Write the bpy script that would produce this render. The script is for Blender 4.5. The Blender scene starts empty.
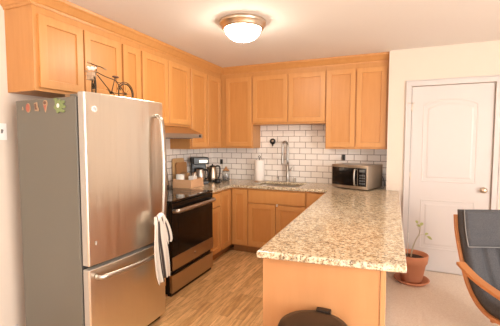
import bpy, bmesh, math, random
from mathutils import Vector, Matrix
random.seed(7)
PI = math.pi
S = bpy.context.scene
COL = S.collection

# ------------------------------------------------------------------ camera
cam = bpy.data.cameras.new('camera')
cam.sensor_width = 36.0
cam.lens = 338.4 / 500 * 36
cam.clip_start = 0.05
camo = bpy.data.objects.new('camera', cam)
camo.location = (2.51, -4.50, 1.433)
camo.rotation_euler = (PI / 2 - 0.064, 0, 0.400)
COL.objects.link(camo)
S.camera = camo

# ------------------------------------------------------------------ world
w = bpy.data.worlds.new('world')
S.world = w
w.use_nodes = True
bg = w.node_tree.nodes['Background']
bg.inputs[0].default_value = (0.86, 0.92, 1.0, 1)
bg.inputs[1].default_value = 1.5

# ------------------------------------------------------------------ lights (fill daylight added at unseen living room openings behind the camera)
def area(name, loc, rot, sx, sy, power, color):
    l = bpy.data.lights.new(name, 'AREA')
    l.shape = 'RECTANGLE'
    l.size = sx
    l.size_y = sy
    l.energy = power
    l.color = color
    o = bpy.data.objects.new(name, l)
    o.location = loc
    o.rotation_euler = rot
    COL.objects.link(o)
    return o

area('added_daylight', (3.6, -8.05, 1.35), (PI / 2 + 0.30, 0, 0), 3.0, 2.1, 14, (1.0, 0.95, 0.89))
area('added_side_daylight', (6.05, -4.7, 1.4), (PI / 2, 0, PI / 2), 3.0, 2.1, 130, (1.0, 0.95, 0.89))


# ------------------------------------------------------------------ exposure
S.view_settings.view_transform = 'Standard'
S.view_settings.look = 'None'
S.view_settings.exposure = 0.86
S.view_settings.gamma = 1.0
S.view_settings.use_curve_mapping = False

# ================================================================== materials
def mat(name, color, rough=0.5, metal=0.0, spec=0.5):
    m = bpy.data.materials.new(name)
    m.use_nodes = True
    b = m.node_tree.nodes['Principled BSDF']
    b.inputs['Base Color'].default_value = (*color, 1)
    b.inputs['Roughness'].default_value = rough
    b.inputs['Metallic'].default_value = metal
    b.inputs['Specular IOR Level'].default_value = spec
    return m

def nodes(m):
    nt = m.node_tree
    return nt, nt.nodes['Principled BSDF']

def coords(nt, scale=(1, 1, 1), rot=(0, 0, 0)):
    tc = nt.nodes.new('ShaderNodeTexCoord')
    mp = nt.nodes.new('ShaderNodeMapping')
    mp.inputs['Scale'].default_value = scale
    mp.inputs['Rotation'].default_value = rot
    nt.links.new(tc.outputs['Object'], mp.inputs[0])
    return mp.outputs[0]

def ramp(nt, fac, stops):
    r = nt.nodes.new('ShaderNodeValToRGB')
    e = r.color_ramp.elements
    while len(e) < len(stops):
        e.new(0.5)
    for k, (p, c) in enumerate(stops):
        e[k].position = p
        e[k].color = (*c, 1)
    nt.links.new(fac, r.inputs[0])
    return r.outputs[0]

def noise(nt, vec, scale, detail=3, rough=0.5):
    n = nt.nodes.new('ShaderNodeTexNoise')
    n.inputs['Scale'].default_value = scale
    n.inputs['Detail'].default_value = detail
    n.inputs['Roughness'].default_value = rough
    nt.links.new(vec, n.inputs['Vector'])
    return n.outputs[0]

def bump(nt, h, b, strength=0.2, dist=0.002):
    bp = nt.nodes.new('ShaderNodeBump')
    bp.inputs['Strength'].default_value = strength
    bp.inputs['Distance'].default_value = dist
    nt.links.new(h, bp.inputs['Height'])
    nt.links.new(bp.outputs[0], b.inputs['Normal'])

def wood(name, a, c, scale=(9, 9, 0.9), rough=0.38, sc=3.0):
    m = mat(name, a, rough)
    nt, b = nodes(m)
    v = coords(nt, scale)
    col = ramp(nt, noise(nt, v, sc, 5, 0.6), [(0.2, a), (0.9, c)])
    nt.links.new(col, b.inputs['Base Color'])
    return m

M = {}
M['maple'] = wood('maple_door', (0.63, 0.305, 0.098), (0.55, 0.238, 0.066))
M['maple_frame'] = wood('maple_frame', (0.58, 0.274, 0.086), (0.50, 0.215, 0.060))
M['maple_panel'] = wood('maple_door_panel', (0.59, 0.268, 0.078), (0.51, 0.207, 0.053))
M['maple_light'] = wood('maple_panel', (0.56, 0.272, 0.115), (0.50, 0.23, 0.09), (5, 5, 0.6))
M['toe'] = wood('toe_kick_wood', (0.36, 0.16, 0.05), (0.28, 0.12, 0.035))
M['bentwood'] = wood('bent_birch', (0.56, 0.235, 0.09), (0.46, 0.18, 0.06), (6, 6, 6))
M['pine'] = wood('pine_box', (0.72, 0.43, 0.25), (0.64, 0.36, 0.19), (3, 3, 14))
M['board'] = wood('cutting_board', (0.50, 0.26, 0.10), (0.38, 0.17, 0.06))
M['board_light'] = wood('cutting_board_light', (0.62, 0.40, 0.20), (0.54, 0.32, 0.14))

def paint(name, c, rough=0.75):
    m = mat(name, c, rough, spec=0.3)
    nt, b = nodes(m)
    bump(nt, noise(nt, coords(nt), 140, 3), b, 0.12, 0.001)
    return m
M['wall'] = paint('cream_paint', (0.71, 0.605, 0.51))
M['ceiling'] = paint('ceiling_paint', (0.79, 0.735, 0.69), 0.9)
M['white'] = mat('white_trim_paint', (0.62, 0.565, 0.535), 0.4)
M['switch'] = mat('white_plastic', (0.85, 0.83, 0.8), 0.35)

def tiles(name, axis):
    m = mat(name, (0.8, 0.76, 0.7), 0.16)
    nt, b = nodes(m)
    tc = nt.nodes.new('ShaderNodeTexCoord')
    sx = nt.nodes.new('ShaderNodeSeparateXYZ')
    cx = nt.nodes.new('ShaderNodeCombineXYZ')
    nt.links.new(tc.outputs['Object'], sx.inputs[0])
    nt.links.new(sx.outputs[axis], cx.inputs[0])
    nt.links.new(sx.outputs['Z'], cx.inputs[1])
    br = nt.nodes.new('ShaderNodeTexBrick')
    br.offset = 0.5
    br.inputs['Color1'].default_value = (0.90, 0.83, 0.76, 1)
    br.inputs['Color2'].default_value = (0.87, 0.80, 0.73, 1)
    br.inputs['Mortar'].default_value = (0.27, 0.19, 0.14, 1)
    br.inputs['Scale'].default_value = 1
    br.inputs['Mortar Size'].default_value = 0.0034
    br.inputs['Mortar Smooth'].default_value = 0.15
    br.inputs['Brick Width'].default_value = 0.158
    br.inputs['Row Height'].default_value = 0.079
    nt.links.new(cx.outputs[0], br.inputs['Vector'])
    nt.links.new(br.outputs['Color'], b.inputs['Base Color'])
    inv = nt.nodes.new('ShaderNodeMath')
    inv.operation = 'SUBTRACT'
    inv.inputs[0].default_value = 1
    nt.links.new(br.outputs['Fac'], inv.inputs[1])
    bump(nt, inv.outputs[0], b, 0.5, 0.002)
    return m
M['tile_back'] = tiles('subway_tile_back', 'X')
M['tile_left'] = tiles('subway_tile_left', 'Y')

def granite():
    m = mat('granite', (0.6, 0.5, 0.36), 0.14)
    nt, b = nodes(m)
    v = coords(nt)
    base = ramp(nt, noise(nt, v, 46, 5, 0.7), [(0.36, (0.26, 0.17, 0.09)), (0.45, (0.50, 0.37, 0.23)), (0.53, (0.70, 0.58, 0.40)), (0.70, (0.78, 0.68, 0.51))])
    sp = ramp(nt, noise(nt, v, 95, 3, 0.6), [(0.38, (0, 0, 0)), (0.45, (1, 1, 1))])
    sp2 = ramp(nt, noise(nt, coords(nt, (1, 1, 1), (1, 2, 3)), 60, 2, 0.5), [(0.60, (0, 0, 0)), (0.68, (1, 1, 1))])
    mx = nt.nodes.new('ShaderNodeMix')
    mx.data_type = 'RGBA'
    nt.links.new(sp, mx.inputs['Factor'])
    mx.inputs['A'].default_value = (0.13, 0.085, 0.05, 1)
    nt.links.new(base, mx.inputs['B'])
    mx2 = nt.nodes.new('ShaderNodeMix')
    mx2.data_type = 'RGBA'
    nt.links.new(sp2, mx2.inputs['Factor'])
    nt.links.new(mx.outputs['Result'], mx2.inputs['A'])
    mx2.inputs['B'].default_value = (0.36, 0.33, 0.26, 1)
    nt.links.new(mx2.outputs['Result'], b.inputs['Base Color'])
    return m
M['granite'] = granite()

def floor_wood():
    m = mat('plank_floor', (0.5, 0.3, 0.15), 0.33)
    nt, b = nodes(m)
    tc = nt.nodes.new('ShaderNodeTexCoord')
    mp = nt.nodes.new('ShaderNodeMapping')
    mp.inputs['Rotation'].default_value = (0, 0, PI / 2)
    nt.links.new(tc.outputs['Object'], mp.inputs[0])
    br = nt.nodes.new('ShaderNodeTexBrick')
    br.offset = 0.37
    br.inputs['Color1'].default_value = (0.85, 0.55, 0.27, 1)
    br.inputs['Color2'].default_value = (0.60, 0.345, 0.145, 1)
    br.inputs['Mortar'].default_value = (0.30, 0.15, 0.06, 1)
    br.inputs['Scale'].default_value = 1
    br.inputs['Mortar Size'].default_value = 0.0012
    br.inputs['Mortar Smooth'].default_value = 0.3
    br.inputs['Brick Width'].default_value = 0.42
    br.inputs['Row Height'].default_value = 0.072
    nt.links.new(mp.outputs[0], br.inputs['Vector'])
    g = ramp(nt, noise(nt, coords(nt, (26, 3.0, 1)), 1.6, 5, 0.62), [(0.32, (0.58, 0.50, 0.42)), (0.60, (1.06, 1.05, 1.04))])
    mx = nt.nodes.new('ShaderNodeMix')
    mx.data_type = 'RGBA'
    mx.blend_type = 'MULTIPLY'
    mx.inputs['Factor'].default_value = 1
    nt.links.new(br.outputs['Color'], mx.inputs['A'])
    nt.links.new(g, mx.inputs['B'])
    nt.links.new(mx.outputs['Result'], b.inputs['Base Color'])
    return m
M['floor'] = floor_wood()

def carpet():
    m = mat('carpet', (0.56, 0.42, 0.31), 0.95, spec=0.1)
    nt, b = nodes(m)
    n = noise(nt, coords(nt), 70, 5, 0.8)
    nt.links.new(ramp(nt, n, [(0.3, (0.80, 0.65, 0.52)), (0.7, (0.97, 0.85, 0.73))]), b.inputs['Base Color'])
    bump(nt, n, b, 0.8, 0.01)
    return m
M['carpet'] = carpet()

def steel(name, c, rough=0.28, stretch=(2, 2, 160), wavy=False):
    m = mat(name, c, rough, 1.0)
    nt, b = nodes(m)
    n = noise(nt, coords(nt, stretch), 2.5, 3)
    r = nt.nodes.new('ShaderNodeMapRange')
    r.inputs['To Min'].default_value = rough - 0.06
    r.inputs['To Max'].default_value = rough + 0.10
    nt.links.new(n, r.inputs['Value'])
    nt.links.new(r.outputs[0], b.inputs['Roughness'])
    bump(nt, n, b, 0.06, 0.001)
    if wavy:
        n2 = noise(nt, coords(nt, (7, 7, 0.35)), 2.2, 3, 0.6)
        b2 = nt.nodes.new('ShaderNodeBump')
        b2.inputs['Strength'].default_value = 0.35
        b2.inputs['Distance'].default_value = 0.012
        nt.links.new(n2, b2.inputs['Height'])
        nt.links.new(b2.outputs[0], b.inputs['Normal'])
    return m
M['steel_wavy'] = steel('brushed_fridge_steel', (0.75, 0.695, 0.61), 0.29, (40, 40, 0.5), True)
M['steel'] = steel('brushed_steel', (0.72, 0.65, 0.57), 0.3, (2, 2, 120))
M['steel_h'] = steel('brushed_handle_steel', (0.48, 0.44, 0.39), 0.34, (30, 30, 30))
M['steel_oven'] = steel('brushed_oven_steel', (0.52, 0.42, 0.32), 0.3, (2, 2, 120))
M['chrome'] = mat('chrome', (0.40, 0.37, 0.33), 0.3, 1)
M['nickel'] = mat('brushed_nickel', (0.66, 0.55, 0.44), 0.32, 1)
M['brass'] = mat('pale_brass', (0.75, 0.62, 0.42), 0.3, 1)
M['fridge_side'] = mat('fridge_grey_side', (0.15, 0.14, 0.115), 0.42)
M['fridge_edge'] = mat('door_edge_light_grey', (0.42, 0.385, 0.34), 0.4)
M['black'] = mat('black_plastic', (0.014, 0.012, 0.011), 0.35)
M['blackglass'] = mat('black_glass', (0.010, 0.007, 0.006), 0.06)
M['window_glass'] = mat('oven_window_glass', (0.010, 0.006, 0.004), 0.12, 0, 0.25)
M['oven_glass'] = mat('oven_black_glass', (0.008, 0.006, 0.005), 0.1, 0, 0.25)
M['display'] = mat('display_grey', (0.12, 0.12, 0.12), 0.2)
M['rubber'] = mat('gasket_rubber', (0.02, 0.02, 0.02), 0.6)
M['wire'] = mat('dark_wire_metal', (0.06, 0.04, 0.025), 0.4, 0.7)
M['terracotta'] = mat('terracotta', (0.62, 0.25, 0.13), 0.7)
M['terracotta_rim'] = mat('terracotta_rim', (0.66, 0.28, 0.15), 0.7)
M['soil'] = mat('soil', (0.06, 0.03, 0.018), 0.95)
M['stem'] = mat('stem', (0.50, 0.46, 0.34), 0.6)
M['leaf'] = mat('leaf', (0.45, 0.50, 0.18), 0.5)
M['bin'] = mat('bronze_bin_metal', (0.045, 0.031, 0.022), 0.36, 0.6)
M['paper'] = mat('paper', (0.88, 0.82, 0.76), 0.8)
M['ceramic'] = mat('white_ceramic', (0.84, 0.80, 0.74), 0.25)
M['brownlabel'] = mat('brown_cardboard', (0.40, 0.23, 0.11), 0.6)
M['pinkred'] = mat('magnet_red', (0.45, 0.13, 0.08), 0.5)
M['cream'] = mat('magnet_cream', (0.45, 0.30, 0.19), 0.5)
M['darkbrown'] = mat('magnet_brown', (0.16, 0.07, 0.04), 0.5)
M['green'] = mat('magnet_green', (0.21, 0.27, 0.10), 0.5)
M['piping'] = mat('piping', (0.22, 0.215, 0.21), 0.8)
M['amber'] = mat('amber_lid', (0.45, 0.22, 0.09), 0.4)
M['flower'] = mat('white_flowers', (0.85, 0.80, 0.74), 0.7)

def glass(name, c=(0.9, 0.9, 0.88), rough=0.02):
    m = mat(name, c, rough)
    _, b = nodes(m)
    b.inputs['Transmission Weight'].default_value = 0.9
    return m
M['glass'] = glass('clear_glass')

def fabric():
    m = mat('charcoal_fabric', (0.055, 0.054, 0.058), 0.9, spec=0.2)
    nt, b = nodes(m)
    n = noise(nt, coords(nt), 240, 2)
    nt.links.new(ramp(nt, n, [(0.3, (0.055, 0.055, 0.060)), (0.7, (0.100, 0.098, 0.102))]), b.inputs['Base Color'])
    bump(nt, n, b, 0.3, 0.001)
    return m
M['fabric'] = fabric()

def towel_mat():
    m = mat('striped_towel', (0.8, 0.74, 0.66), 0.95, spec=0.1)
    nt, b = nodes(m)
    uv = nt.nodes.new('ShaderNodeUVMap')
    sp = nt.nodes.new('ShaderNodeSeparateXYZ')
    nt.links.new(uv.outputs[0], sp.inputs[0])
    mu = nt.nodes.new('ShaderNodeMath')
    mu.operation = 'MULTIPLY'
    mu.inputs[1].default_value = 4.5
    nt.links.new(sp.outputs[0], mu.inputs[0])
    fr = nt.nodes.new('ShaderNodeMath')
    fr.operation = 'FRACT'
    nt.links.new(mu.outputs[0], fr.inputs[0])
    nt.links.new(ramp(nt, fr.outputs[0], [(0.0, (0.70, 0.64, 0.56)), (0.52, (0.70, 0.64, 0.56)), (0.60, (0.07, 0.055, 0.05)), (0.90, (0.07, 0.055, 0.05)), (0.98, (0.70, 0.64, 0.56))]), b.inputs['Base Color'])
    return m
M['towel'] = towel_mat()

def lamp_mat():
    m = mat('frosted_lamp_glass', (0.9, 0.85, 0.78), 0.4)
    _, b = nodes(m)
    b.inputs['Emission Color'].default_value = (1.0, 0.925, 0.785, 1)
    b.inputs['Emission Strength'].default_value = 34.0
    return m
M['lamp'] = lamp_mat()

# ================================================================== mesh helpers
def box(bm, x0, x1, y0, y1, z0, z1, mi=0):
    v = [bm.verts.new(p) for p in [(x0, y0, z0), (x1, y0, z0), (x1, y1, z0), (x0, y1, z0), (x0, y0, z1), (x1, y0, z1), (x1, y1, z1), (x0, y1, z1)]]
    fs = []
    for f in [(3, 2, 1, 0), (4, 5, 6, 7), (0, 1, 5, 4), (1, 2, 6, 5), (2, 3, 7, 6), (3, 0, 4, 7)]:
        fc = bm.faces.new([v[i] for i in f])
        fc.material_index = mi
        fs.append(fc)
    return v

def prism(bm, pts, d, mi=0):
    """extrude a planar loop of 3D points by vector d"""
    d = Vector(d)
    a = [bm.verts.new(p) for p in pts]
    b = [bm.verts.new(Vector(p) + d) for p in pts]
    n = len(pts)
    fs = [bm.faces.new(a[::-1]), bm.faces.new(b)]
    for i in range(n):
        fs.append(bm.faces.new([a[i], a[(i + 1) % n], b[(i + 1) % n], b[i]]))
    for f in fs:
        f.material_index = mi
    return fs

def tube(bm, pts, r, seg=10, closed=False, flat=None, mi=0):
    pts = [Vector(p) for p in pts]
    n = len(pts)
    rs = r if isinstance(r, (list, tuple)) else [r] * n
    rings = []
    up = Vector((0, 0, 1))
    for i in range(n):
        if closed:
            t = pts[(i + 1) % n] - pts[i - 1]
        else:
            t = pts[min(i + 1, n - 1)] - pts[max(i - 1, 0)]
        t.normalize()
        u = up if abs(t.dot(up)) < 0.95 else Vector((1, 0, 0))
        if i and rings:
            u = last_b
        a = t.cross(u)
        if a.length < 1e-5:
            a = t.cross(Vector((0, 1, 0)))
        a.normalize()
        b = a.cross(t).normalized()
        last_b = b
        sa, sb = (1, 1) if flat is None else flat
        rings.append([bm.verts.new(pts[i] + a * math.cos(2 * PI * k / seg) * rs[i] * sa + b * math.sin(2 * PI * k / seg) * rs[i] * sb) for k in range(seg)])
    m = n if closed else n - 1
    for i in range(m):
        p, q = rings[i], rings[(i + 1) % n]
        for k in range(seg):
            f = bm.faces.new([p[k], p[(k + 1) % seg], q[(k + 1) % seg], q[k]])
            f.material_index = mi
            f.smooth = True
    if not closed:
        bm.faces.new(rings[0][::-1]).material_index = mi
        bm.faces.new(rings[-1]).material_index = mi

def lathe(bm, prof, c=(0, 0, 0), seg=32, mi=0, cap=True, sx=1, sy=1):
    rings = []
    for r, z in prof:
        if r < 1e-5:
            rings.append([bm.verts.new((c[0], c[1], c[2] + z))])
        else:
            rings.append([bm.verts.new((c[0] + r * sx * math.cos(2 * PI * k / seg), c[1] + r * sy * math.sin(2 * PI * k / seg), c[2] + z)) for k in range(seg)])
    for p, q in zip(rings, rings[1:]):
        for k in range(seg):
            k2 = (k + 1) % seg
            if len(p) == 1 and len(q) == 1:
                continue
            if len(p) == 1:
                f = bm.faces.new([p[0], q[k2], q[k]])
            elif len(q) == 1:
                f = bm.faces.new([p[k], p[k2], q[0]])
            else:
                f = bm.faces.new([p[k], p[k2], q[k2], q[k]])
            f.smooth = True
            f.material_index = mi
    if cap:
        if len(rings[0]) > 1:
            bm.faces.new(rings[0][::-1]).material_index = mi
        if len(rings[-1]) > 1:
            bm.faces.new(rings[-1]).material_index = mi

def sphere(bm, c, r, s=(1, 1, 1), seg=14, mi=0):
    g = bmesh.ops.create_uvsphere(bm, u_segments=seg, v_segments=max(6, seg // 2), radius=r)
    for v in g['verts']:
        v.co = Vector((v.co.x * s[0] + c[0], v.co.y * s[1] + c[1], v.co.z * s[2] + c[2]))
        for f in v.link_faces:
            f.smooth = True
            f.material_index = mi

def spline(pts, n=8):
    """Catmull-Rom through points"""
    P = [Vector(p) for p in pts]
    P = [P[0] * 2 - P[1]] + P + [P[-1] * 2 - P[-2]]
    out = []
    for i in range(1, len(P) - 2):
        a, b, c, d = P[i - 1:i + 3]
        for k in range(n):
            t = k / n
            out.append(0.5 * ((2 * b) + (c - a) * t + (2 * a - 5 * b + 4 * c - d) * t * t + (3 * b - a - 3 * c + d) * t ** 3))
    out.append(P[-2])
    return out

def obj(name, bm, mats, parent=None, loc=(0, 0, 0), rot=(0, 0, 0), bev=0, label=None, seg=2):
    bmesh.ops.recalc_face_normals(bm, faces=bm.faces)
    me = bpy.data.meshes.new(name)
    bm.to_mesh(me)
    bm.free()
    for m in (mats if isinstance(mats, (list, tuple)) else [mats]):
        me.materials.append(M[m] if isinstance(m, str) else m)
    o = bpy.data.objects.new(name, me)
    o.location = loc
    o.rotation_euler = rot
    COL.objects.link(o)
    if parent:
        o.parent = parent
    if bev:
        md = o.modifiers.new('bevel', 'BEVEL')
        md.width = bev
        md.segments = seg
        md.limit_method = 'ANGLE'
        md.angle_limit = 0.6
    if label:
        o['label'] = label
    return o

def thing(name, label, cat, loc=(0, 0, 0), rotz=0, group=None):
    o = bpy.data.objects.new(name, None)
    o.empty_display_size = 0.1
    COL.objects.link(o)
    o.location = loc
    o.rotation_euler = (0, 0, rotz)
    return tag(o, label, cat, group)

def tag(o, label, cat, group=None):
    o['label'] = label
    o['category'] = cat
    if group:
        o['group'] = group
    return o

def struct(o, label=None):
    o['kind'] = 'structure'
    if label:
        o['label'] = label
    return o

def B():
    return bmesh.new()

# ================================================================== room shell
H = 2.435
XW = 2.447      # end of the kitchen's back wall
DW = -0.375     # plane of the wall with the white door
XR, YF = 6.0, -8.0
CZ = 0.88       # worktop height

bm = B(); box(bm, -0.1, 2.47, YF, 0, -0.05, 0)
struct(obj('floor', bm, 'floor'), 'light brown wood strip floor of the kitchen')
bm = B(); box(bm, 2.47, XR, YF, DW, -0.05, 0.004)
struct(obj('floor', bm, 'carpet'), 'beige carpet of the living area')
bm = B(); box(bm, -0.1, XR + 0.1, YF - 0.1, 0.1, H, H + 0.1)
struct(obj('ceiling', bm, 'ceiling'), 'smooth pale ceiling')
bm = B(); box(bm, -0.12, 0, YF, 0.1, 0, H)
wl = struct(obj('wall_left', bm, 'wall'), 'cream left wall behind the fridge and range')
bm = B(); box(bm, 0, XW, 0, 0.12, 0, H)
wb = struct(obj('wall_back', bm, 'wall'), 'back wall above the sink')
bm = B(); box(bm, 0, 0.008, -2.20, 0, CZ + 0.001, 1.338)
obj('tile_backsplash', bm, 'tile_left', wl, label='white subway tiles with dark grout')
bm = B(); box(bm, 0.008, XW, -0.008, 0, CZ + 0.001, 1.338); box(bm, 0.770, 1.735, -0.008, 0, 1.338, 1.653)
obj('tile_backsplash', bm, 'tile_back', wb, label='white subway tiles with dark grout')
# wall with the door: cream, opening for the door slab
DX0, DX1, DH = 2.682, 3.446, 2.03
bm = B()
box(bm, XW, DX0, DW, 0.12, 0, H)
box(bm, DX0, DX1, DW, 0.12, DH, H)
box(bm, DX1, XR, DW, 0.12, 0, H)
struct(obj('wall_right', bm, 'wall'), 'cream wall around the white panelled door')
# far living room walls behind the camera, with large unseen openings added to let the daylight in
bm = B()
box(bm, 0, 2.1, YF - 0.1, YF, 0, H); box(bm, 5.1, XR, YF - 0.1, YF, 0, H)
box(bm, 2.1, 5.1, YF - 0.1, YF, 2.4, H); box(bm, 2.1, 5.1, YF - 0.1, YF, 0, 0.3)
struct(obj('wall_front', bm, 'wall'))
bm = B()
box(bm, XR, XR + 0.1, YF, -6.2, 0, H); box(bm, XR, XR + 0.1, -3.2, DW, 0, H)
box(bm, XR, XR + 0.1, -6.2, -3.2, 0, 0.35); box(bm, XR, XR + 0.1, -6.2, -3.2, 2.4, H)
struct(obj('wall_side', bm, 'wall'))

# door slab with two moulded panels
dr = bpy.data.objects.new('door_1', None)
COL.objects.link(dr)
dr.location = (DX0, DW, 0)
struct(dr, 'white two-panel door with arched upper panel')
dw = DX1 - DX0
bm = B(); box(bm, 0.004, dw - 0.004, 0.012, 0.047, 0.008, DH - 0.004)
obj('slab', bm, 'white', dr, bev=0.002)
bm = B(); box(bm, -0.06, dw + 0.06, 0.052, 0.14, -0.04, DH + 0.06)
obj('slab_light_block', bm, 'black', dr)  # unseen dark backing added to block light leaking round the slab
bm = B(); box(bm, 0, dw, 0.0, 0.052, -0.03, 0.006)
obj('threshold', bm, 'nickel', dr)  # strip added to close the bright slit under the slab
def arch_loop(x0, x1, z0, z1, rise, off=0.0, n=14):
    x0 += off; x1 -= off; z0 += off; z1 -= off
    L = [(x0, z0), (x1, z0), (x1, z1)]
    if rise > 0:
        for k in range(1, n):
            t = k / n
            L.append((x1 + (x0 - x1) * t, z1 + rise * (1 - (2 * t - 1) ** 2) ** 0.8))
    L.append((x0, z1))
    return L
for (x0, x1, z0, z1, rise) in ((0.115, 0.63, 0.99, 1.83, 0.055), (0.115, 0.63, 0.25, 0.80, 0)):
    bm = B()
    loops = []
    for off, y in ((0, 0.013), (0.006, 0.009), (0.012, 0.009), (0.022, 0.015), (0.034, 0.015), (0.060, 0.008)):
        loops.append([bm.verts.new((x, y, z)) for x, z in arch_loop(x0, x1, z0, z1, rise, off)])
    for p, q in zip(loops, loops[1:]):
        n = len(p)
        for k in range(n):
            bm.faces.new([p[k], p[(k + 1) % n], q[(k + 1) % n], q[k]])
    bm.faces.new(loops[-1])
    obj('door_panel', bm, 'white', dr)
bm = B()
lathe(bm, [(0.0, 0.058), (0.018, 0.057), (0.028, 0.045), (0.027, 0.030), (0.012, 0.020), (0.010, 0.006), (0.030, 0.004), (0.030, 0.0)], seg=24)
obj('door_knob', bm, 'nickel', dr, (dw - 0.07, 0.011, 0.93), (PI / 2, 0, 0), label='brushed nickel round door knob')
for z in (1.80, 1.05, 0.25):
    bm = B()
    tube(bm, [(0, -0.004, -0.045), (0, -0.004, 0.045)], 0.006, 8)
    box(bm, -0.012, 0.014, 0.004, 0.013, -0.042, 0.042)
    if z > 1.5:
        tube(bm, [(0, -0.008, 0.045), (-0.018, -0.03, 0.050), (-0.045, -0.035, 0.050)], 0.004, 8)
        tube(bm, [(0, -0.008, 0.045), (0.022, -0.03, 0.050)], 0.004, 8)
    obj('hinge', bm, 'nickel', dr, (0.004, 0.004, z))
# casing and baseboards
bm = B()
cw = 0.062
for pts in ([(DX0 - cw, 0), (DX0, 0), (DX0, DH), (DX0 - cw, DH + cw)], [(DX1, 0), (DX1 + cw, 0), (DX1 + cw, DH + cw), (DX1, DH)], [(DX0 - cw, DH + cw), (DX0, DH), (DX1, DH), (DX1 + cw, DH + cw)]):
    prism(bm, [(x, DW, z) for x, z in pts], (0, -0.016, 0))
    cx = sum(p[0] for p in pts) / 4; cz = sum(p[1] for p in pts) / 4
tube(bm, [(DX0 - cw + 0.010, DW - 0.016, 0), (DX0 - cw + 0.010, DW - 0.016, DH + cw - 0.010), (DX1 + cw - 0.010, DW - 0.016, DH + cw - 0.010), (DX1 + cw - 0.010, DW - 0.016, 0)], 0.007, 8)
struct(obj('trim_1', bm, 'white', bev=0.003), 'white door casing')
bm = B()
box(bm, 0.0, 0.013, YF, -2.95, 0, 0.095)
struct(obj('baseboard_left', bm, 'white', bev=0.004), 'white baseboard left of the fridge')
bm = B()
box(bm, DX1 + cw, XR, DW - 0.013, DW, 0, 0.095)
box(bm, 2.50, DX0 - cw, DW - 0.013, DW, 0, 0.095)
struct(obj('baseboard_right', bm, 'white', bev=0.004))

# ================================================================== cabinets
def shaker(name, parent, x0, x1, z0, z1, y, rail=0.057, t=0.019, flat=False, mtl='maple'):
    """door or drawer front; its back sits on plane y, front faces -y"""
    g = 0.0018
    x0 += g; x1 -= g; z0 += g; z1 -= g
    bm = B()
    def loop(o, yy):
        return [bm.verts.new(p) for p in ((x0 + o, yy, z0 + o), (x1 - o, yy, z0 + o), (x1 - o, yy, z1 - o), (x0 + o, yy, z1 - o))]
    if flat:
        L = [loop(0, y), loop(0, y - t + 0.003), loop(0.003, y - t)]
    else:
        L = [loop(0, y), loop(0, y - t + 0.002), loop(0.002, y - t), loop(rail, y - t), loop(rail + 0.003, y - t + 0.011)]
    bm.faces.new(L[0][::-1])
    for p, q in zip(L, L[1:]):
        for k in range(4):
            bm.faces.new([p[k], p[(k + 1) % 4], q[(k + 1) % 4], q[k]])
    f = bm.faces.new(L[-1])
    if not flat:
        f.material_index = 1
    return obj(name, bm, [mtl, 'maple_panel'], parent)

def cabinet(label, loc, rotz, w, depth, h, fronts, group=None, toe=0, x0=0.0, back=0.0, open_top=False):
    c = thing('kitchen_cabinet', label, 'cabinet', loc, rotz, group)
    bm = B()
    if open_top:      # sink base: sides, floor, front only
        box(bm, x0, x0 + 0.018, -depth + 0.02, -back, toe, h); box(bm, w - 0.018, w, -depth + 0.02, -back, toe, h)
        box(bm, x0 + 0.018, w - 0.018, -depth + 0.02, -back, toe, toe + 0.018)
        box(bm, x0, w, -depth, -depth + 0.02, toe, h)
    else:
        box(bm, x0, w, -depth, -back, toe, h)
    obj('cabinet_body', bm, 'maple_frame', c, bev=0.0015)
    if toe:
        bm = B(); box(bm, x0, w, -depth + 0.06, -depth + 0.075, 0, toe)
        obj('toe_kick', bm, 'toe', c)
    for kind, a, b, z0, z1 in fronts:
        shaker(kind, c, a, b, z0, z1, -depth, flat=(kind in ('drawer', 'false_front')))
    return c

UD = 0.285
ZB, ZM, ZT = 1.34, 1.775, 2.355      # uppers: bottom, over fridge bottom, top
R90 = PI / 2
DT = 2.288
UPG = 'upper cabinets along the kitchen walls'
# left wall uppers (local x runs towards the back wall)
def upper(label, loc, rotz, w, zb, doors, depth=UD):
    h = ZT - zb
    return cabinet(label, (loc[0], loc[1], zb), rotz, w, depth, h, [('door', a, b, 0.022, DT - zb) for a, b in doors], UPG)
upper('maple two-door wall cabinet above the fridge, farthest left', (0.001, -2.945), R90, 0.790, ZM, [(0.03, 0.385), (0.395, 0.778)])
upper('narrow single-door maple wall cabinet between fridge and hood cabinets', (0.001, -2.154), R90, 0.238, ZB, [(0.010, 0.228)])
upper('short two-door maple wall cabinet directly above the range hood', (0.001, -1.915), R90, 0.844, 1.60, [(0.018, 0.418), (0.426, 0.832)])
upper('tall two-door maple wall cabinet right of the hood, into the corner', (0.001, -1.070), R90, 1.069, ZB, [(0.018, 0.392), (0.404, 0.765)])
upper('single-door maple wall cabinet in the corner left of the sink', (UD + 0.002, -0.001), 0, 0.480, ZB, [(0.088, 0.472)])
upper('short two-door maple wall cabinet centred above the sink', (0.768, -0.001), 0, 0.968, 1.655, [(0.006, 0.487), (0.497, 0.963)])
upper('tall two-door maple wall cabinet above the microwave', (1.737, -0.001), 0, 0.709, ZB, [(0.008, 0.348), (0.360, 0.690)])

# crown moulding along all the uppers
prof = [(0.001, 2.34), (0.006, 2.34), (0.010, 2.357), (0.018, 2.363), (0.040, 2.40), (0.052, 2.413), (0.058, 2.434), (0.001, 2.434)]
bm = B()
rings = []
for k in range(4):
    ring = []
    for o, z in prof:
        p = [(0.001, -2.945 - o), (UD + o, -2.945 - o), (UD + o, -UD - o), (XW - 0.002, -UD - o)][k]
        ring.append(bm.verts.new((p[0], p[1], z)))
    rings.append(ring)
for p, q in zip(rings, rings[1:]):
    for k in range(len(p)):
        bm.faces.new([p[k], p[(k + 1) % len(p)], q[(k + 1) % len(p)], q[k]])
bm.faces.new(rings[0]); bm.faces.new(rings[-1])
struct(obj('trim_2', bm, 'maple_frame'), 'maple crown moulding between wall cabinets and ceiling')

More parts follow.
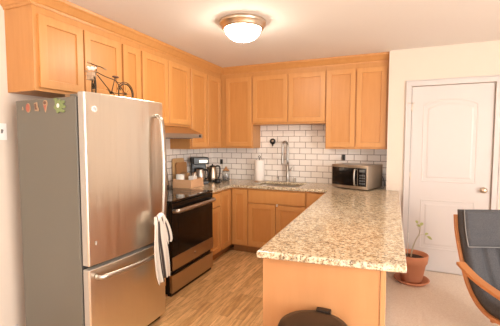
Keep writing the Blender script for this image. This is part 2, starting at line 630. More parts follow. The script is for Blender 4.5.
# base cabinets
HB = CZ - 0.036
TK = 0.095
BG = 'lower cabinets around the kitchen'
BD = 0.60
def base(label, loc, rotz, w, fronts, **k):
    return cabinet(label, loc, rotz, w, BD, HB, fronts, BG, toe=TK, **k)
base('narrow maple base cabinet hidden between fridge and range', (0.002, -2.225, 0), R90, 0.222, [('drawer', 0.006, 0.216, 0.665, 0.825), ('door', 0.006, 0.216, 0.11, 0.655)])
base('maple base cabinet with drawer, right beside the range', (0.002, -1.225, 0), R90, 0.300, [('drawer', 0.040, 0.292, 0.665, 0.825), ('door', 0.040, 0.292, 0.11, 0.655)])
base('maple corner base cabinet with one tall door facing the range side', (0.002, -0.924, 0), R90, 0.920, [('door', 0.006, 0.262, 0.11, 0.825)])
base('maple base cabinet with one tall door left of the sink cabinet', (0.604, -0.002, 0), 0, 0.233, [('door', 0.018, 0.229, 0.11, 0.825)])
sb = base('wide maple sink cabinet with false front over two doors', (0.838, -0.002, 0), 0, 0.746, [('false_front', 0.008, 0.738, 0.665, 0.825), ('door', 0.008, 0.369, 0.11, 0.655), ('door', 0.375, 0.738, 0.11, 0.655)], open_top=True)
bm = B()
box(bm, 0.380, 0.396, -0.626, -0.602, 0.640, 0.668)
obj('door_catch', bm, 'switch', sb, bev=0.002, label='small white plastic catch')
base('maple base cabinet with drawer between the sink and the peninsula', (1.585, -0.002, 0), 0, 0.312, [('drawer', 0.008, 0.262, 0.665, 0.825), ('door', 0.008, 0.262, 0.11, 0.655)])
cabinet('maple peninsula base cabinet at the end nearest the camera', (2.484, -1.745, 0), -R90, 1.100, 0.582, HB, [('door', 0.01, 0.545, 0.11, 0.825), ('door', 0.555, 1.09, 0.11, 0.825)], BG, toe=TK)
cabinet('maple peninsula base cabinet at the end nearest the sink', (2.444, -0.004, 0), -R90, 1.740, 0.542, HB, [('door', 0.70, 1.21, 0.11, 0.825), ('door', 1.22, 1.73, 0.11, 0.825)], BG, toe=TK)
# end panel of the peninsula
t = thing('peninsula_end_panel', 'plain pale maple end panel under the granite peninsula', 'panel', (1.895, -2.852, 0))
bm = B(); box(bm, 0, 0.575, -0.018, 0, 0, HB)
obj('panel', bm, 'maple_light', t)
bm = B(); box(bm, 0.576, 0.600, -0.022, 0.0, 0, HB)
obj('corner_post', bm, 'maple_light', t, bev=0.002)

# worktop: one continuous slab with the sink cutout
xs = [0.002, 0.640, 0.895, 1.465, 1.840, 2.445, 2.580]
ys = [-2.945, -1.225, -0.640, -0.545, -0.378, -0.115, -0.010]
def filled(i, j):
    x = (xs[i] + xs[i + 1]) / 2
    y = (ys[j] + ys[j + 1]) / 2
    if 0.895 < x < 1.465 and -0.545 < y < -0.115:
        return False
    if x < 0.64:
        return y > -1.225
    if x < 1.84:
        return y > -0.64
    if x < 2.445:
        return True
    return y < -0.378
bm = B()
vc = {}
def gv(i, j, k):
    if (i, j, k) not in vc:
        x, y = xs[i], ys[j]
        if i == 4 and y < -0.64:
            x += 0.045 * (-0.64 - y) / 2.3
        if j == 0:
            y += (x - 1.88) * 0.095
        vc[(i, j, k)] = bm.verts.new((x, y, (CZ - 0.035, CZ)[k]))
    return vc[(i, j, k)]
nx, ny = len(xs) - 1, len(ys) - 1
for i in range(nx):
    for j in range(ny):
        if not filled(i, j):
            continue
        bm.faces.new([gv(i, j, 1), gv(i + 1, j, 1), gv(i + 1, j + 1, 1), gv(i, j + 1, 1)])
        bm.faces.new([gv(i, j + 1, 0), gv(i + 1, j + 1, 0), gv(i + 1, j, 0), gv(i, j, 0)])
        for (a, b, di, dj) in (((i, j), (i + 1, j), 0, -1), ((i + 1, j), (i + 1, j + 1), 1, 0), ((i + 1, j + 1), (i, j + 1), 0, 1), ((i, j + 1), (i, j), -1, 0)):
            ii, jj = i + di, j + dj
            if not (0 <= ii < nx and 0 <= jj < ny and filled(ii, jj)):
                bm.faces.new([gv(*a, 0), gv(*b, 0), gv(*b, 1), gv(*a, 1)])
wt = obj('worktop', bm, 'granite', bev=0.009, seg=3)
tag(wt, 'beige speckled granite worktop running from range past the sink onto the peninsula', 'countertop')
bm = B(); box(bm, 0.002, 0.640, -2.225, -2.002, CZ - 0.035, CZ)
tag(obj('worktop', bm, 'granite', bev=0.008), 'small piece of granite worktop between fridge and range', 'countertop')

# ================================================================== fridge
fr = thing('refrigerator', 'tall stainless steel bottom-freezer fridge with dark grey side', 'refrigerator', (0.82, -3.02, 0), R90 - 0.04)
FW = 0.71
bm = B(); box(bm, 0, FW, 0.075, 0.665, 0.03, 1.705)
obj('cabinet_shell', bm, 'fridge_side', fr, bev=0.006)
bm = B(); box(bm, 0.02, FW - 0.02, 0.05, 0.60, 0.0, 0.05)
obj('toe_grille', bm, 'black', fr)
bm = B(); box(bm, 0.008, FW - 0.008, 0.058, 0.075, 0.06, 1.70)
obj('door_gasket', bm, 'rubber', fr)
def fdoor(name, z0, z1):
    bm = B()
    n = 16
    pts = [(0, 0.058), (0, 0.012)]
    for k in range(n + 1):
        t_ = k / n
        pts.append((0.004 + (FW - 0.008) * t_, 0.004 - 0.016 * (1 - (2 * t_ - 1) ** 2)))
    pts += [(FW, 0.012), (FW, 0.058)]
    fs = prism(bm, [(x, y, z0) for x, y in pts], (0, 0, z1 - z0))
    bm.normal_update()
    for f in fs:
        f.smooth = False
        if abs(f.normal.x) > 0.9 or abs(f.normal.z) > 0.9:
            f.material_index = 1
    return obj(name, bm, ['steel_wavy', 'fridge_edge'], fr, bev=0.004)
fd = fdoor('fridge_door', 0.665, 1.73)
fz = fdoor('freezer_drawer', 0.055, 0.640)
bm = B()
tube(bm, spline([(0.622, -0.005, 1.625), (0.622, -0.035, 1.615), (0.622, -0.062, 1.55), (0.622, -0.078, 1.22), (0.622, -0.062, 0.86), (0.622, -0.035, 0.80), (0.622, -0.005, 0.79)], 7), 0.022, 12, flat=(1.0, 0.55))
obj('handle', bm, 'steel_h', fd, label='long curved vertical bar handle')
bm = B()
tube(bm, spline([(0.045, -0.004, 0.588), (0.05, -0.04, 0.590), (0.12, -0.062, 0.590), (0.345, -0.083, 0.590), (0.57, -0.062, 0.590), (0.645, -0.04, 0.590), (0.65, -0.004, 0.588)], 7), 0.017, 12, flat=(0.62, 1.0))
obj('handle', bm, 'steel_h', fz, label='curved horizontal bar handle')
bm = B()
lathe(bm, [(0, 0.004), (0.015, 0.004), (0.019, 0.003), (0.019, 0)], seg=24)
bd = obj('round_badge', bm, 'switch', fd, (0.066, -0.0015, 1.63), (PI / 2, 0, 0), label='small round silver emblem')
bm = B()
tube(bm, [(0.011 * math.cos(2 * PI * k / 16), 0.011 * math.sin(2 * PI * k / 16), 0.0045) for k in range(16)], 0.0011, 6, closed=True)
tube(bm, spline([(-0.006, 0.004, 0.005), (-0.002, 0.006, 0.005), (-0.004, -0.003, 0.005), (0.001, -0.005, 0.005), (0.005, 0.003, 0.005), (0.002, 0.0, 0.005), (0.006, -0.004, 0.005)], 4), 0.0009, 6)
obj('emblem_lettering', bm, 'display', bd)
bm = B(); box(bm, 0.048, 0.056, -0.004, 0.002, 0.790, 0.812)
obj('paper_sticker', bm, 'fridge_edge', fd, label='tiny pale sticker')
bm = B(); box(bm, 0.01, 0.075, 0.045, 0.14, 1.705, 1.722)
obj('hinge_cover', bm, 'fridge_side', fr, bev=0.005)

bm = B(); box(bm, -0.05, 0.05, -0.09, 0.09, 0, 0.05)
tag(obj('small_box', bm, 'brownlabel', None, (0.48, -2.75, 1.705), (0, 0, 0.1), bev=0.003), 'small dark brown box lying on top of the fridge', 'box')

# magnets on the grey side of the fridge
def magnet(name, label, x, z, loops, mats):
    y = -3.02 + (0.82 - x) * 0.04
    t = thing(name, label, 'magnet', (x, y - 0.0005, z), -0.04, None)
    t.scale = (0.85, 1, 0.85)
    for k, (pname, pts, th, y0, mt) in enumerate(loops):
        bm = B()
        prism(bm, [(px_, -y0, pz) for px_, pz in pts], (0, -th, 0))
        obj(pname, bm, mt, t, bev=0.0015)
    return t
def ell(rx, rz, cx=0, cz=0, n=20, wob=0, k_=5, ph=0):
    return [(cx + rx * (1 + wob * math.sin(k_ * a + ph)) * math.cos(a), cz + rz * (1 + wob * math.sin(k_ * a + ph)) * math.sin(a)) for a in [2 * PI * i / n for i in range(n)]]
magnet('fridge_magnet', 'tiny pale triangular magnet, leftmost on the fridge side', 0.235, 1.652, [('magnet_face', [(-0.010, -0.014), (0.010, -0.014), (0.0, 0.014)], 0.004, 0, 'cream')], None)
magnet('fridge_magnet', 'red oval magnet on the fridge side', 0.295, 1.652, [('magnet_rim', ell(0.026, 0.036), 0.005, 0, 'cream'), ('magnet_face', ell(0.022, 0.032), 0.003, 0.005, 'pinkred')], None)
magnet('fridge_magnet', 'cream and brown boot-shaped magnet on the fridge side', 0.378, 1.655, [('magnet_rim', [(-0.026, 0.030), (0.010, 0.036), (0.016, 0.0), (0.030, -0.018), (0.024, -0.034), (-0.018, -0.030), (-0.020, 0.0)], 0.005, 0, 'cream'), ('magnet_face', [(-0.015, 0.022), (0.004, 0.024), (0.008, -0.004), (0.014, -0.022), (-0.010, -0.020)], 0.003, 0.005, 'darkbrown')], None)
magnet('fridge_magnet', 'cone-shaped pink and brown magnet on the fridge side', 0.468, 1.662, [('magnet_rim', [(0.0, -0.055), (0.022, 0.0), (0.024, 0.022), (0.012, 0.038), (-0.012, 0.038), (-0.024, 0.022), (-0.022, 0.0)], 0.005, 0, 'cream'), ('magnet_cone', [(0.0, -0.044), (0.016, 0.0), (-0.016, 0.0)], 0.003, 0.005, 'pinkred'), ('magnet_top', ell(0.015, 0.013, 0, 0.018), 0.003, 0.005, 'darkbrown')], None)
g = magnet('fridge_magnet', 'large green frog-like magnet with white centre, rightmost on fridge side', 0.595, 1.650,
       [('magnet_body', ell(0.046, 0.046, 0, 0, 40, 0.16, 6, 0.5), 0.006, 0, 'green')] +
       [('magnet_limb', ell(0.018, 0.011, cx_, cz_), 0.006, 0.001, 'green') for cx_, cz_ in ((0.050, 0.030), (0.056, -0.006), (0.046, -0.036), (-0.030, 0.050))] +
       [('magnet_centre', ell(0.014, 0.016, 0.0, 0.004), 0.004, 0.006, 'flower')], None)

# ---- towel hanging on the fridge handle
def towel(name, rows, nu=30, fold=5, amp=0.012, ph=0.0, parent=None):
    bm = B()
    uvl = bm.loops.layers.uv.new('uv')
    R_ = [Vector(r[0]) for r in rows]
    P_ = spline([r[0] for r in rows], 6)
    W_ = spline([(r[1], 0, 0) for r in rows], 6)
    G = []
    for i, (p, w_) in enumerate(zip(P_, W_)):
        t_ = i / (len(P_) - 1)
        row = []
        for k in range(nu + 1):
            u = k / nu
            yy = (u - 0.5) * w_.x
            xx = amp * (0.4 + 0.8 * t_) * math.sin(u * fold * 2 * PI + ph + 0.8 * t_) + 0.006 * math.sin(7 * t_ + 3 * u)
            zz = -0.012 * math.sin(u * 5 + 1) * t_
            row.append(bm.verts.new((p.x + xx, p.y + yy, p.z + zz)))
        G.append(row)
    for i in range(len(G) - 1):
        for k in range(nu):
            f = bm.faces.new([G[i][k], G[i][k + 1], G[i + 1][k + 1], G[i + 1][k]])
            f.smooth = True
            for l, (a, b) in zip(f.loops, ((i, k), (i, k + 1), (i + 1, k + 1), (i + 1, k))):
                l[uvl].uv = (b / nu, a / len(G))
    o = obj(name, bm, 'towel', parent)
    md = o.modifiers.new('solid', 'SOLIDIFY'); md.thickness = 0.003
    return o
tw = thing('kitchen_towel', 'white kitchen towel with black stripes hanging on the fridge handle', 'towel', (0, 0, 0))
towel('towel_front', [((0.919, -2.500, 0.883), 0.065), ((0.939, -2.505, 0.828), 0.111), ((0.944, -2.500, 0.718), 0.137), ((0.949, -2.495, 0.610), 0.150), ((0.949, -2.480, 0.460), 0.150), ((0.949, -2.470, 0.395), 0.143)], fold=3, parent=tw)
towel('towel_back', [((0.924, -2.465, 0.888), 0.039), ((0.934, -2.445, 0.848), 0.078), ((0.929, -2.420, 0.768), 0.111), ((0.929, -2.405, 0.683), 0.111), ((0.929, -2.400, 0.648), 0.091)], fold=2, ph=1.0, parent=tw)
bm = B()
tube(bm, spline([(0.909, -2.500, 0.818), (0.919, -2.485, 0.863), (0.919, -2.455, 0.883), (0.919, -2.425, 0.858), (0.909, -2.415, 0.818)], 6), 0.018, 10)
obj('towel_loop', bm, 'paper', tw, label='gathered top of the towel')

# ================================================================== range
rg = thing('range', 'stainless and black freestanding electric range beside the fridge', 'stove', (0.018, -1.995, 0), R90)
RW = 0.762
bm = B(); box(bm, 0.002, RW - 0.002, -0.625, -0.02, 0.02, 0.872)
obj('range_body', bm, 'black', rg)
bm = B(); box(bm, 0, RW, -0.665, -0.02, 0.873, 0.893)
ck = obj('cooktop', bm, 'blackglass', rg, bev=0.006)
for cx_, cy_, r_ in ((0.20, -0.19, 0.075), (0.56, -0.19, 0.09), (0.20, -0.47, 0.10), (0.56, -0.47, 0.08)):
    bm = B()
    tube(bm, [(cx_ + r_ * math.cos(2 * PI * k / 32), cy_ + r_ * math.sin(2 * PI * k / 32), 0.8932) for k in range(32)], 0.0012, 4, closed=True)
    obj('burner_ring', bm, 'display', ck)
bm = B(); prism(bm, [(0, -0.085, 0.893), (0, -0.02, 0.893), (0, -0.02, 1.105), (0, -0.055, 1.105)], (RW, 0, 0))
bgd = obj('backguard', bm, 'black', rg, bev=0.004, label='black raised control panel')
bm = B(); prism(bm, [(0.02, -0.083, 0.925), (0.02, -0.078, 0.925), (0.02, -0.060, 1.045), (0.02, -0.066, 1.045)], (RW - 0.04, 0, 0))
obj('control_strip', bm, 'steel_oven', bgd)
bm = B(); prism(bm, [(0.28, -0.084, 0.945), (0.28, -0.080, 0.945), (0.28, -0.066, 1.030), (0.28, -0.070, 1.030)], (0.2, 0, 0))
obj('display', bm, 'blackglass', bgd)
for x in (0.08, 0.18, 0.58, 0.68):
    bm = B()
    lathe(bm, [(0, 0.03), (0.018, 0.03), (0.021, 0.0)], seg=20)
    obj('control_knob', bm, 'steel_h', bgd, (x, -0.074, 0.985), (PI / 2 - 0.15, 0, 0))
bm = B(); box(bm, 0.004, RW - 0.004, -0.663, -0.627, 0.245, 0.868)
od = obj('oven_door', bm, 'oven_glass', rg, bev=0.005)
bm = B(); box(bm, 0.004, RW - 0.004, -0.668, -0.660, 0.248, 0.372)
ob = obj('door_trim', bm, 'steel_oven', od, bev=0.002, label='stainless band below the oven glass')
bm = B()
lathe(bm, [(0, 0.003), (0.012, 0.003), (0.014, 0)], seg=20)
obj('round_badge', bm, 'chrome', ob, (RW / 2, -0.668, 0.312), (PI / 2, 0, 0))
bm = B(); box(bm, 0.10, RW - 0.10, -0.6645, -0.660, 0.43, 0.72)
obj('oven_window', bm, 'window_glass', od, bev=0.001)
bm = B()
hx0, hx1 = 0.03, RW - 0.03
tube(bm, spline([(hx0, -0.655, 0.795), (hx0 + 0.01, -0.70, 0.80), (hx0 + 0.06, -0.715, 0.80), (RW / 2, -0.718, 0.80), (hx1 - 0.06, -0.715, 0.80), (hx1 - 0.01, -0.70, 0.80), (hx1, -0.655, 0.795)], 6), 0.017, 12, flat=(1, 1.15))
obj('oven_handle', bm, 'steel_h', od)
bm = B(); box(bm, 0.004, RW - 0.004, -0.660, -0.627, 0.035, 0.200)
obj('storage_drawer', bm, 'steel_oven', rg, bev=0.004)
bm = B(); box(bm, 0.01, RW - 0.01, -0.64, -0.60, 0.0, 0.033)
obj('toe_plate', bm, 'black', rg)

# range hood
hd = thing('range_hood', 'stainless under-cabinet range hood with sloping front', 'range hood', (0.001, -1.905, 0), R90)
HW = 0.752
bm = B()
prism(bm, [(0, 0, 1.598), (0, -0.31, 1.598), (0, -0.50, 1.515), (0, -0.50, 1.47), (0, -0.485, 1.468), (0, 0, 1.468)], (HW, 0, 0))
hb = obj('hood_canopy', bm, 'steel_oven', hd, bev=0.002)
bm = B(); box(bm, 0.0, HW, -0.506, -0.499, 1.469, 1.513)
obj('front_lip', bm, 'steel_h', hd, bev=0.001)
bm = B(); box(bm, HW - 0.075, HW - 0.035, -0.510, -0.505, 1.477, 1.505)
obj('switch', bm, 'black', hd, bev=0.001)
bm = B(); box(bm, 0.06, HW - 0.06, -0.42, -0.08, 1.462, 1.469)
obj('grease_filter', bm, 'display', hd)

# ================================================================== ceiling lamp
cl = thing('ceiling_lamp', 'round flush-mount ceiling lamp with brushed nickel ring and frosted dome', 'ceiling lamp', (1.325, -1.85, H))
bm = B()
lathe(bm, [(0.0, -0.001), (0.186, -0.001), (0.194, -0.008), (0.196, -0.022), (0.190, -0.034), (0.180, -0.040), (0.176, -0.058), (0.166, -0.070), (0.155, -0.072), (0.150, -0.060), (0.0, -0.050)], seg=48, cap=False)
obj('lamp_pan', bm, 'nickel', cl, label='brushed nickel rim')
bm = B()
lathe(bm, [(0.148, -0.062), (0.149, -0.074), (0.141, -0.100), (0.118, -0.128), (0.080, -0.150), (0.038, -0.162), (0.0, -0.165)], seg=40, cap=False)
obj('lamp_dome', bm, 'lamp', cl, label='glowing frosted glass dome')
bm = B(); sphere(bm, (0, 0, -0.171), 0.008)
obj('finial', bm, 'nickel', cl)

# ================================================================== sink and tap
sk = thing('kitchen_sink', 'stainless undermount sink set into the granite worktop', 'sink', (1.18, -0.33, CZ - 0.036))
bm = B()
hw, hd_ = 0.290, 0.220
def rl(o, z):
    return [bm.verts.new((sx_ * (hw - o), sy_ * (hd_ - o), z)) for sx_, sy_ in ((-1, -1), (1, -1), (1, 1), (-1, 1))]
L = [rl(-0.018, -0.001), rl(0.0, -0.001), rl(0.008, -0.17), rl(0.025, -0.185)]
for p, q in zip(L, L[1:]):
    for k in range(4):
        bm.faces.new([p[k], p[(k + 1) % 4], q[(k + 1) % 4], q[k]])
bm.faces.new(L[-1])
so = obj('basin', bm, 'steel', sk)
md = so.modifiers.new('solid', 'SOLIDIFY'); md.thickness = 0.002; md.offset = -1
bm = B(); lathe(bm, [(0.0, 0.003), (0.032, 0.003), (0.042, 0.005), (0.045, 0.0)], seg=24)
obj('drain', bm, 'chrome', sk, (0, 0.02, -0.184))
bm = B()
box(bm, -0.045, 0.045, -0.025, 0.025, 0, 0.10)
tag(obj('sink_caddy', bm, 'paper', None, (0.985, -0.44, CZ - 0.116), (0, 0, 0.1), bev=0.01), 'small white sponge block at the left end of the sink', 'sponge')

fc = thing('kitchen_faucet', 'tall brushed steel pull-down kitchen faucet behind the sink', 'faucet', (1.195, -0.075, CZ + 0.001))
bm = B()
lathe(bm, [(0.028, 0), (0.028, 0.006), (0.022, 0.012), (0.023, 0.02), (0.023, 0.22), (0.0165, 0.225), (0.013, 0.25), (0.013, 0.26)], seg=24)
obj('faucet_body', bm, 'chrome', fc)
bm = B()
arc = [(0, 0, 0.24), (0, 0, 0.40), (-0.001, -0.004, 0.47)] + [(-0.020 + 0.020 * math.cos(a), -0.054 + 0.050 * math.cos(a), 0.490 + 0.055 * math.sin(a)) for a in [PI * k / 8 for k in range(1, 8)]] + [(-0.040, -0.105, 0.44), (-0.040, -0.105, 0.38)]
tube(bm, spline(arc, 4), 0.0155, 12)
obj('spring_hose', bm, 'chrome', fc)
bm = B()
lathe(bm, [(0.0, 0.0), (0.017, 0.0), (0.019, 0.01), (0.016, 0.06), (0.014, 0.13), (0.012, 0.14)], c=(-0.040, -0.105, 0.245), seg=20)
obj('spray_head', bm, 'chrome', fc)
bm = B()
tube(bm, [(0, 0, 0.31), (-0.015, -0.04, 0.31), (-0.035, -0.085, 0.31)], 0.007, 8)
tube(bm, [(-0.040 + 0.02 * math.cos(2 * PI * k / 16), -0.105 + 0.02 * math.sin(2 * PI * k / 16), 0.31) for k in range(16)], 0.005, 6, closed=True)
obj('spray_holder', bm, 'chrome', fc)
bm = B()
tube(bm, [(0.01, -0.005, 0.165), (0.055, -0.02, 0.165)], 0.014, 12)
tube(bm, [(0.045, -0.018, 0.165), (0.065, -0.024, 0.20), (0.075, -0.027, 0.215)], 0.006, 8)
obj('lever_handle', bm, 'chrome', fc)
for nm, x, lb, ct in (('soap_dispenser', 1.06, 'small steel soap pump left of the kitchen faucet', 'soap dispenser'), ('air_gap_cap', 1.295, 'short steel cap on the worktop right of the kitchen faucet', 'air gap')):
    t = thing(nm, lb, ct, (x, -0.07, CZ + 0.001))
    bm = B()
    if nm == 'soap_dispenser':
        lathe(bm, [(0.02, 0), (0.02, 0.006), (0.011, 0.012), (0.009, 0.055), (0.013, 0.058), (0.013, 0.072), (0.0, 0.074)], seg=18)
        obj('pump_body', bm, 'chrome', t)
        bm = B(); tube(bm, [(0, 0, 0.065), (0, -0.03, 0.068), (0, -0.055, 0.060)], 0.005, 8)
        obj('spout', bm, 'chrome', t)
    else:
        lathe(bm, [(0.022, 0), (0.022, 0.004), (0.018, 0.008), (0.018, 0.05), (0.014, 0.058), (0.0, 0.06)], seg=18)
        obj('cap', bm, 'chrome', t)

# ================================================================== paper towel
pt = thing('paper_towel_holder', 'white paper towel roll standing on its metal holder left of the sink', 'paper towel', (0.805, -0.13, CZ + 0.001))
bm = B(); lathe(bm, [(0.078, 0), (0.078, 0.008), (0.070, 0.012), (0.0, 0.012)], seg=32)
obj('holder_base', bm, 'nickel', pt)
bm = B()
tube(bm, [(0, 0, 0.01), (0, 0, 0.325)], 0.005, 8)
tube(bm, [(0.016 * math.cos(2 * PI * k / 14), 0, 0.338 + 0.014 * math.sin(2 * PI * k / 14)) for k in range(14)], 0.004, 6, closed=True)
obj('holder_rod', bm, 'wire', pt)
bm = B()
lathe(bm, [(0.02, 0.0), (0.068, 0.0), (0.070, 0.004), (0.070, 0.276), (0.067, 0.28), (0.02, 0.28), (0.02, 0.0)], c=(0, 0, 0.0125), seg=32, cap=False)
obj('paper_roll', bm, 'paper', pt)

# ================================================================== corner appliances
cm = thing('coffee_maker', 'black drip coffee maker with steel trim in the corner by the wooden box', 'coffee maker', (0.165, -0.665, CZ + 0.001), 0.75)
cm.scale = (1.08, 1.0, 1.1)
bm = B(); box(bm, -0.09, 0.09, -0.13, 0.12, 0, 0.035)
obj('warming_base', bm, 'black', cm, bev=0.008)
bm = B(); box(bm, -0.088, 0.088, 0.03, 0.12, 0.03, 0.24)
obj('water_tank', bm, 'black', cm, bev=0.008)
bm = B(); box(bm, -0.095, 0.095, -0.12, 0.12, 0.232, 0.315)
hd2 = obj('brew_head', bm, 'black', cm, bev=0.010)
bm = B(); box(bm, -0.025, 0.075, -0.124, -0.119, 0.250, 0.285)
obj('front_plate', bm, 'steel_oven', hd2, bev=0.002, label='brushed steel front strip')

bm = B(); lathe(bm, [(0.0, 0.0), (0.055, 0.0), (0.066, 0.03), (0.066, 0.075), (0.050, 0.115), (0.045, 0.13), (0.052, 0.138)], c=(0, -0.05, 0.037), seg=28, cap=False)
caf = obj('carafe', bm, 'steel_h', cm, label='steel coffee pot')
bm = B(); tube(bm, spline([(0.045, -0.075, 0.165), (0.075, -0.10, 0.16), (0.085, -0.11, 0.12), (0.078, -0.10, 0.07), (0.055, -0.085, 0.06)], 5), 0.009, 8)
obj('carafe_handle', bm, 'black', caf)
bm = B(); lathe(bm, [(0.0, 0.015), (0.03, 0.014), (0.050, 0.004), (0.050, 0.0), (0, 0)], c=(0, -0.05, 0.173), seg=24, cap=False)
obj('carafe_lid', bm, 'black', caf)

kt = thing('electric_kettle', 'brushed steel electric kettle with black handle in the corner', 'kettle', (0.225, -0.42, CZ + 0.001), 0.3)
bm = B(); lathe(bm, [(0.075, 0), (0.078, 0.004), (0.076, 0.018), (0.0, 0.018)], seg=28)
obj('kettle_base', bm, 'black', kt)
bm = B(); lathe(bm, [(0.070, 0.020), (0.072, 0.03), (0.066, 0.10), (0.052, 0.185), (0.046, 0.205)], seg=28)
obj('kettle_body', bm, 'steel_oven', kt)
bm = B(); lathe(bm, [(0.046, 0.205), (0.042, 0.215), (0.02, 0.222), (0.008, 0.226), (0.010, 0.24), (0, 0.242)], seg=24)
obj('kettle_lid', bm, 'black', kt)
bm = B(); tube(bm, spline([(0.040, 0, 0.207), (0.075, 0, 0.215), (0.100, 0, 0.195), (0.100, 0, 0.12), (0.088, 0, 0.06), (0.066, 0, 0.045)], 5), 0.011, 10)
obj('kettle_handle', bm, 'black', kt)
bm = B(); prism(bm, [(-0.045, -0.022, 0.198), (-0.045, 0.022, 0.198), (-0.085, 0.0, 0.205)], (0.004, 0, -0.05))
obj('kettle_spout', bm, 'steel_h', kt, bev=0.003)

jr = thing('glass_jar', 'clear glass jar with brown lid beside the kettle', 'jar', (0.35, -0.26, CZ + 0.001))
bm = B(); lathe(bm, [(0.0, 0.0), (0.050, 0.0), (0.054, 0.006), (0.054, 0.125), (0.046, 0.140)], seg=28, cap=False)
jo = obj('jar_body', bm, 'glass', jr)
md = jo.modifiers.new('solid', 'SOLIDIFY'); md.thickness = 0.003
bm = B(); lathe(bm, [(0.0, 0.0), (0.046, 0.0), (0.046, 0.06), (0.0, 0.062)], c=(0, 0, 0.005), seg=24, cap=False)
obj('jar_contents', bm, 'soil', jr, label='dark contents at the bottom')
bm = B(); lathe(bm, [(0.048, 0.141), (0.048, 0.150), (0.020, 0.170), (0.012, 0.185), (0.016, 0.195), (0.0, 0.20)], seg=24)
obj('jar_lid', bm, 'amber', jr)
mg = thing('mug', 'small black mug in front of the coffee maker', 'mug', (0.38, -0.56, CZ + 0.001))
bm = B(); lathe(bm, [(0.0, 0.0), (0.030, 0.0), (0.036, 0.01), (0.038, 0.055), (0.034, 0.055), (0.032, 0.01), (0, 0.008)], seg=24, cap=False)
obj('cup', bm, 'black', mg)
bm = B(); tube(bm, spline([(0.035, 0, 0.045), (0.055, 0, 0.040), (0.055, 0, 0.02), (0.034, 0, 0.014)], 5), 0.005, 8)
obj('handle', bm, 'black', mg)

# wooden box with its contents
bx = thing('wooden_tray_box', 'open pale wooden box of small containers beside the range', 'box', (0.215, -1.005, CZ + 0.001), 0.06)
bm = B()
a, b_, hh = 0.125, 0.155, 0.10
box(bm, -a, a, -b_, -b_ + 0.01, 0, hh); box(bm, -a, a, b_ - 0.01, b_, 0, hh)
box(bm, -a, -a + 0.01, -b_ + 0.01, b_ - 0.01, 0, hh); box(bm, a - 0.01, a, -b_ + 0.01, b_ - 0.01, 0, hh)
box(bm, -a + 0.01, a - 0.01, -b_ + 0.01, b_ - 0.01, 0, 0.008)
obj('box_shell', bm, 'pine', bx, bev=0.0015)
Z1 = CZ + 0.010
bm = B(); lathe(bm, [(0.0, 0.0), (0.048, 0.0), (0.050, 0.005), (0.050, 0.145), (0.047, 0.145), (0.046, 0.006), (0.0, 0.006)], seg=28, cap=False)
tag(obj('canister', bm, 'ceramic', None, (0.155, -1.09, Z1)), 'white cylindrical canister in the left of the wooden box', 'canister')
bm = B(); box(bm, -0.045, 0.045, -0.03, 0.03, 0, 0.155)
tag(obj('carton', bm, 'brownlabel', None, (0.145, -0.965, Z1), (0, 0, 0.1), bev=0.002), 'brown cardboard carton at the back of the wooden box', 'carton')
bm = B(); box(bm, -0.035, 0.035, -0.045, 0.045, 0, 0.125)
tag(obj('carton', bm, 'ceramic', None, (0.275, -1.00, Z1), (0, 0, 0.1), bev=0.003), 'white carton at the front right of the wooden box', 'carton')
bm = B(); lathe(bm, [(0.0, 0.0), (0.03, 0.0), (0.03, 0.14), (0.02, 0.155), (0.0, 0.16)], seg=24, cap=False)
tag(obj('spice_bottle', bm, 'steel_h', None, (0.235, -0.905, Z1)), 'small silver bottle at the right of the wooden box', 'bottle')

# cutting boards leaning on the tiles
def board(label, y0, y1, h, x, lean, m):
    t = thing('cutting_board', label, 'cutting board', (x, (y0 + y1) / 2, CZ + 0.002), 0)
    bm = B()
    w_ = (y1 - y0) / 2
    pts = []
    for (cy_, cz_, a0) in ((w_ - 0.03, h - 0.03, 0), (-w_ + 0.03, h - 0.03, 90), (-w_ + 0.01, 0.01, 180), (w_ - 0.01, 0.01, 270)):
        r_ = 0.03 if cz_ > 0.05 else 0.01
        for k in range(5):
            an = math.radians(a0 + 90 * k / 4)
            pts.append((0, cy_ + r_ * math.cos(an), cz_ + r_ * math.sin(an)))
    prism(bm, pts, (0.016, 0, 0))
    o = obj('board', bm, m, t, bev=0.003)
    o.rotation_euler = (0, -lean, 0)
    return t
board('tall pale wooden cutting board leaning on the tiles behind the box', -1.07, -0.82, 0.34, 0.034, 0.05, 'board_light')
board('shorter darker wooden cutting board in front of the pale one', -1.03, -0.80, 0.29, 0.056, 0.05, 'board')

# ================================================================== wall outlets
def outlet(label, x, z, rnd=False):
    t = thing('power_outlet', label, 'outlet', (x, -0.0085, z))
    bm = B()
    if rnd:
        lathe(bm, [(0.0, 0.022), (0.030, 0.022), (0.040, 0.012), (0.042, 0.0)], seg=28)
        obj('cover', bm, 'black', t, rot=(PI / 2, 0, 0))
        bm = B(); lathe(bm, [(0.0, 0.01), (0.014, 0.008), (0.016, 0.0)], c=(0.004, 0.006, 0.022), seg=18)
        obj('centre_button', bm, 'steel_oven', t, rot=(PI / 2, 0, 0))
        bm = B(); box(bm, -0.010, 0.010, -0.012, 0, -0.065, -0.035)
        obj('tab', bm, 'black', t, bev=0.003)
    else:
        box(bm, -0.020, 0.020, -0.012, 0, -0.036, 0.036)
        obj('cover_plate', bm, 'black', t, bev=0.002)
        bm = B()
        box(bm, -0.012, 0.012, -0.022, -0.012, -0.030, 0.020)
        obj('plug', bm, 'black', t, bev=0.002)
    return t
outlet('round dark wall fitting on the tiles upper left of the faucet', 0.957, 1.432, True)
outlet('black outlet on the tiles just above the microwave', 1.925, 1.225)
outlet('black outlet on the tiles above the kettle', 0.150, 1.13)
t = thing('light_switch', 'white double light switch plate on the left wall by the fridge', 'light switch', (0.001, -3.025, 1.50), R90)
bm = B(); box(bm, -0.058, 0.058, -0.006, 0, -0.058, 0.058)
obj('switch_plate', bm, 'switch', t, bev=0.002)
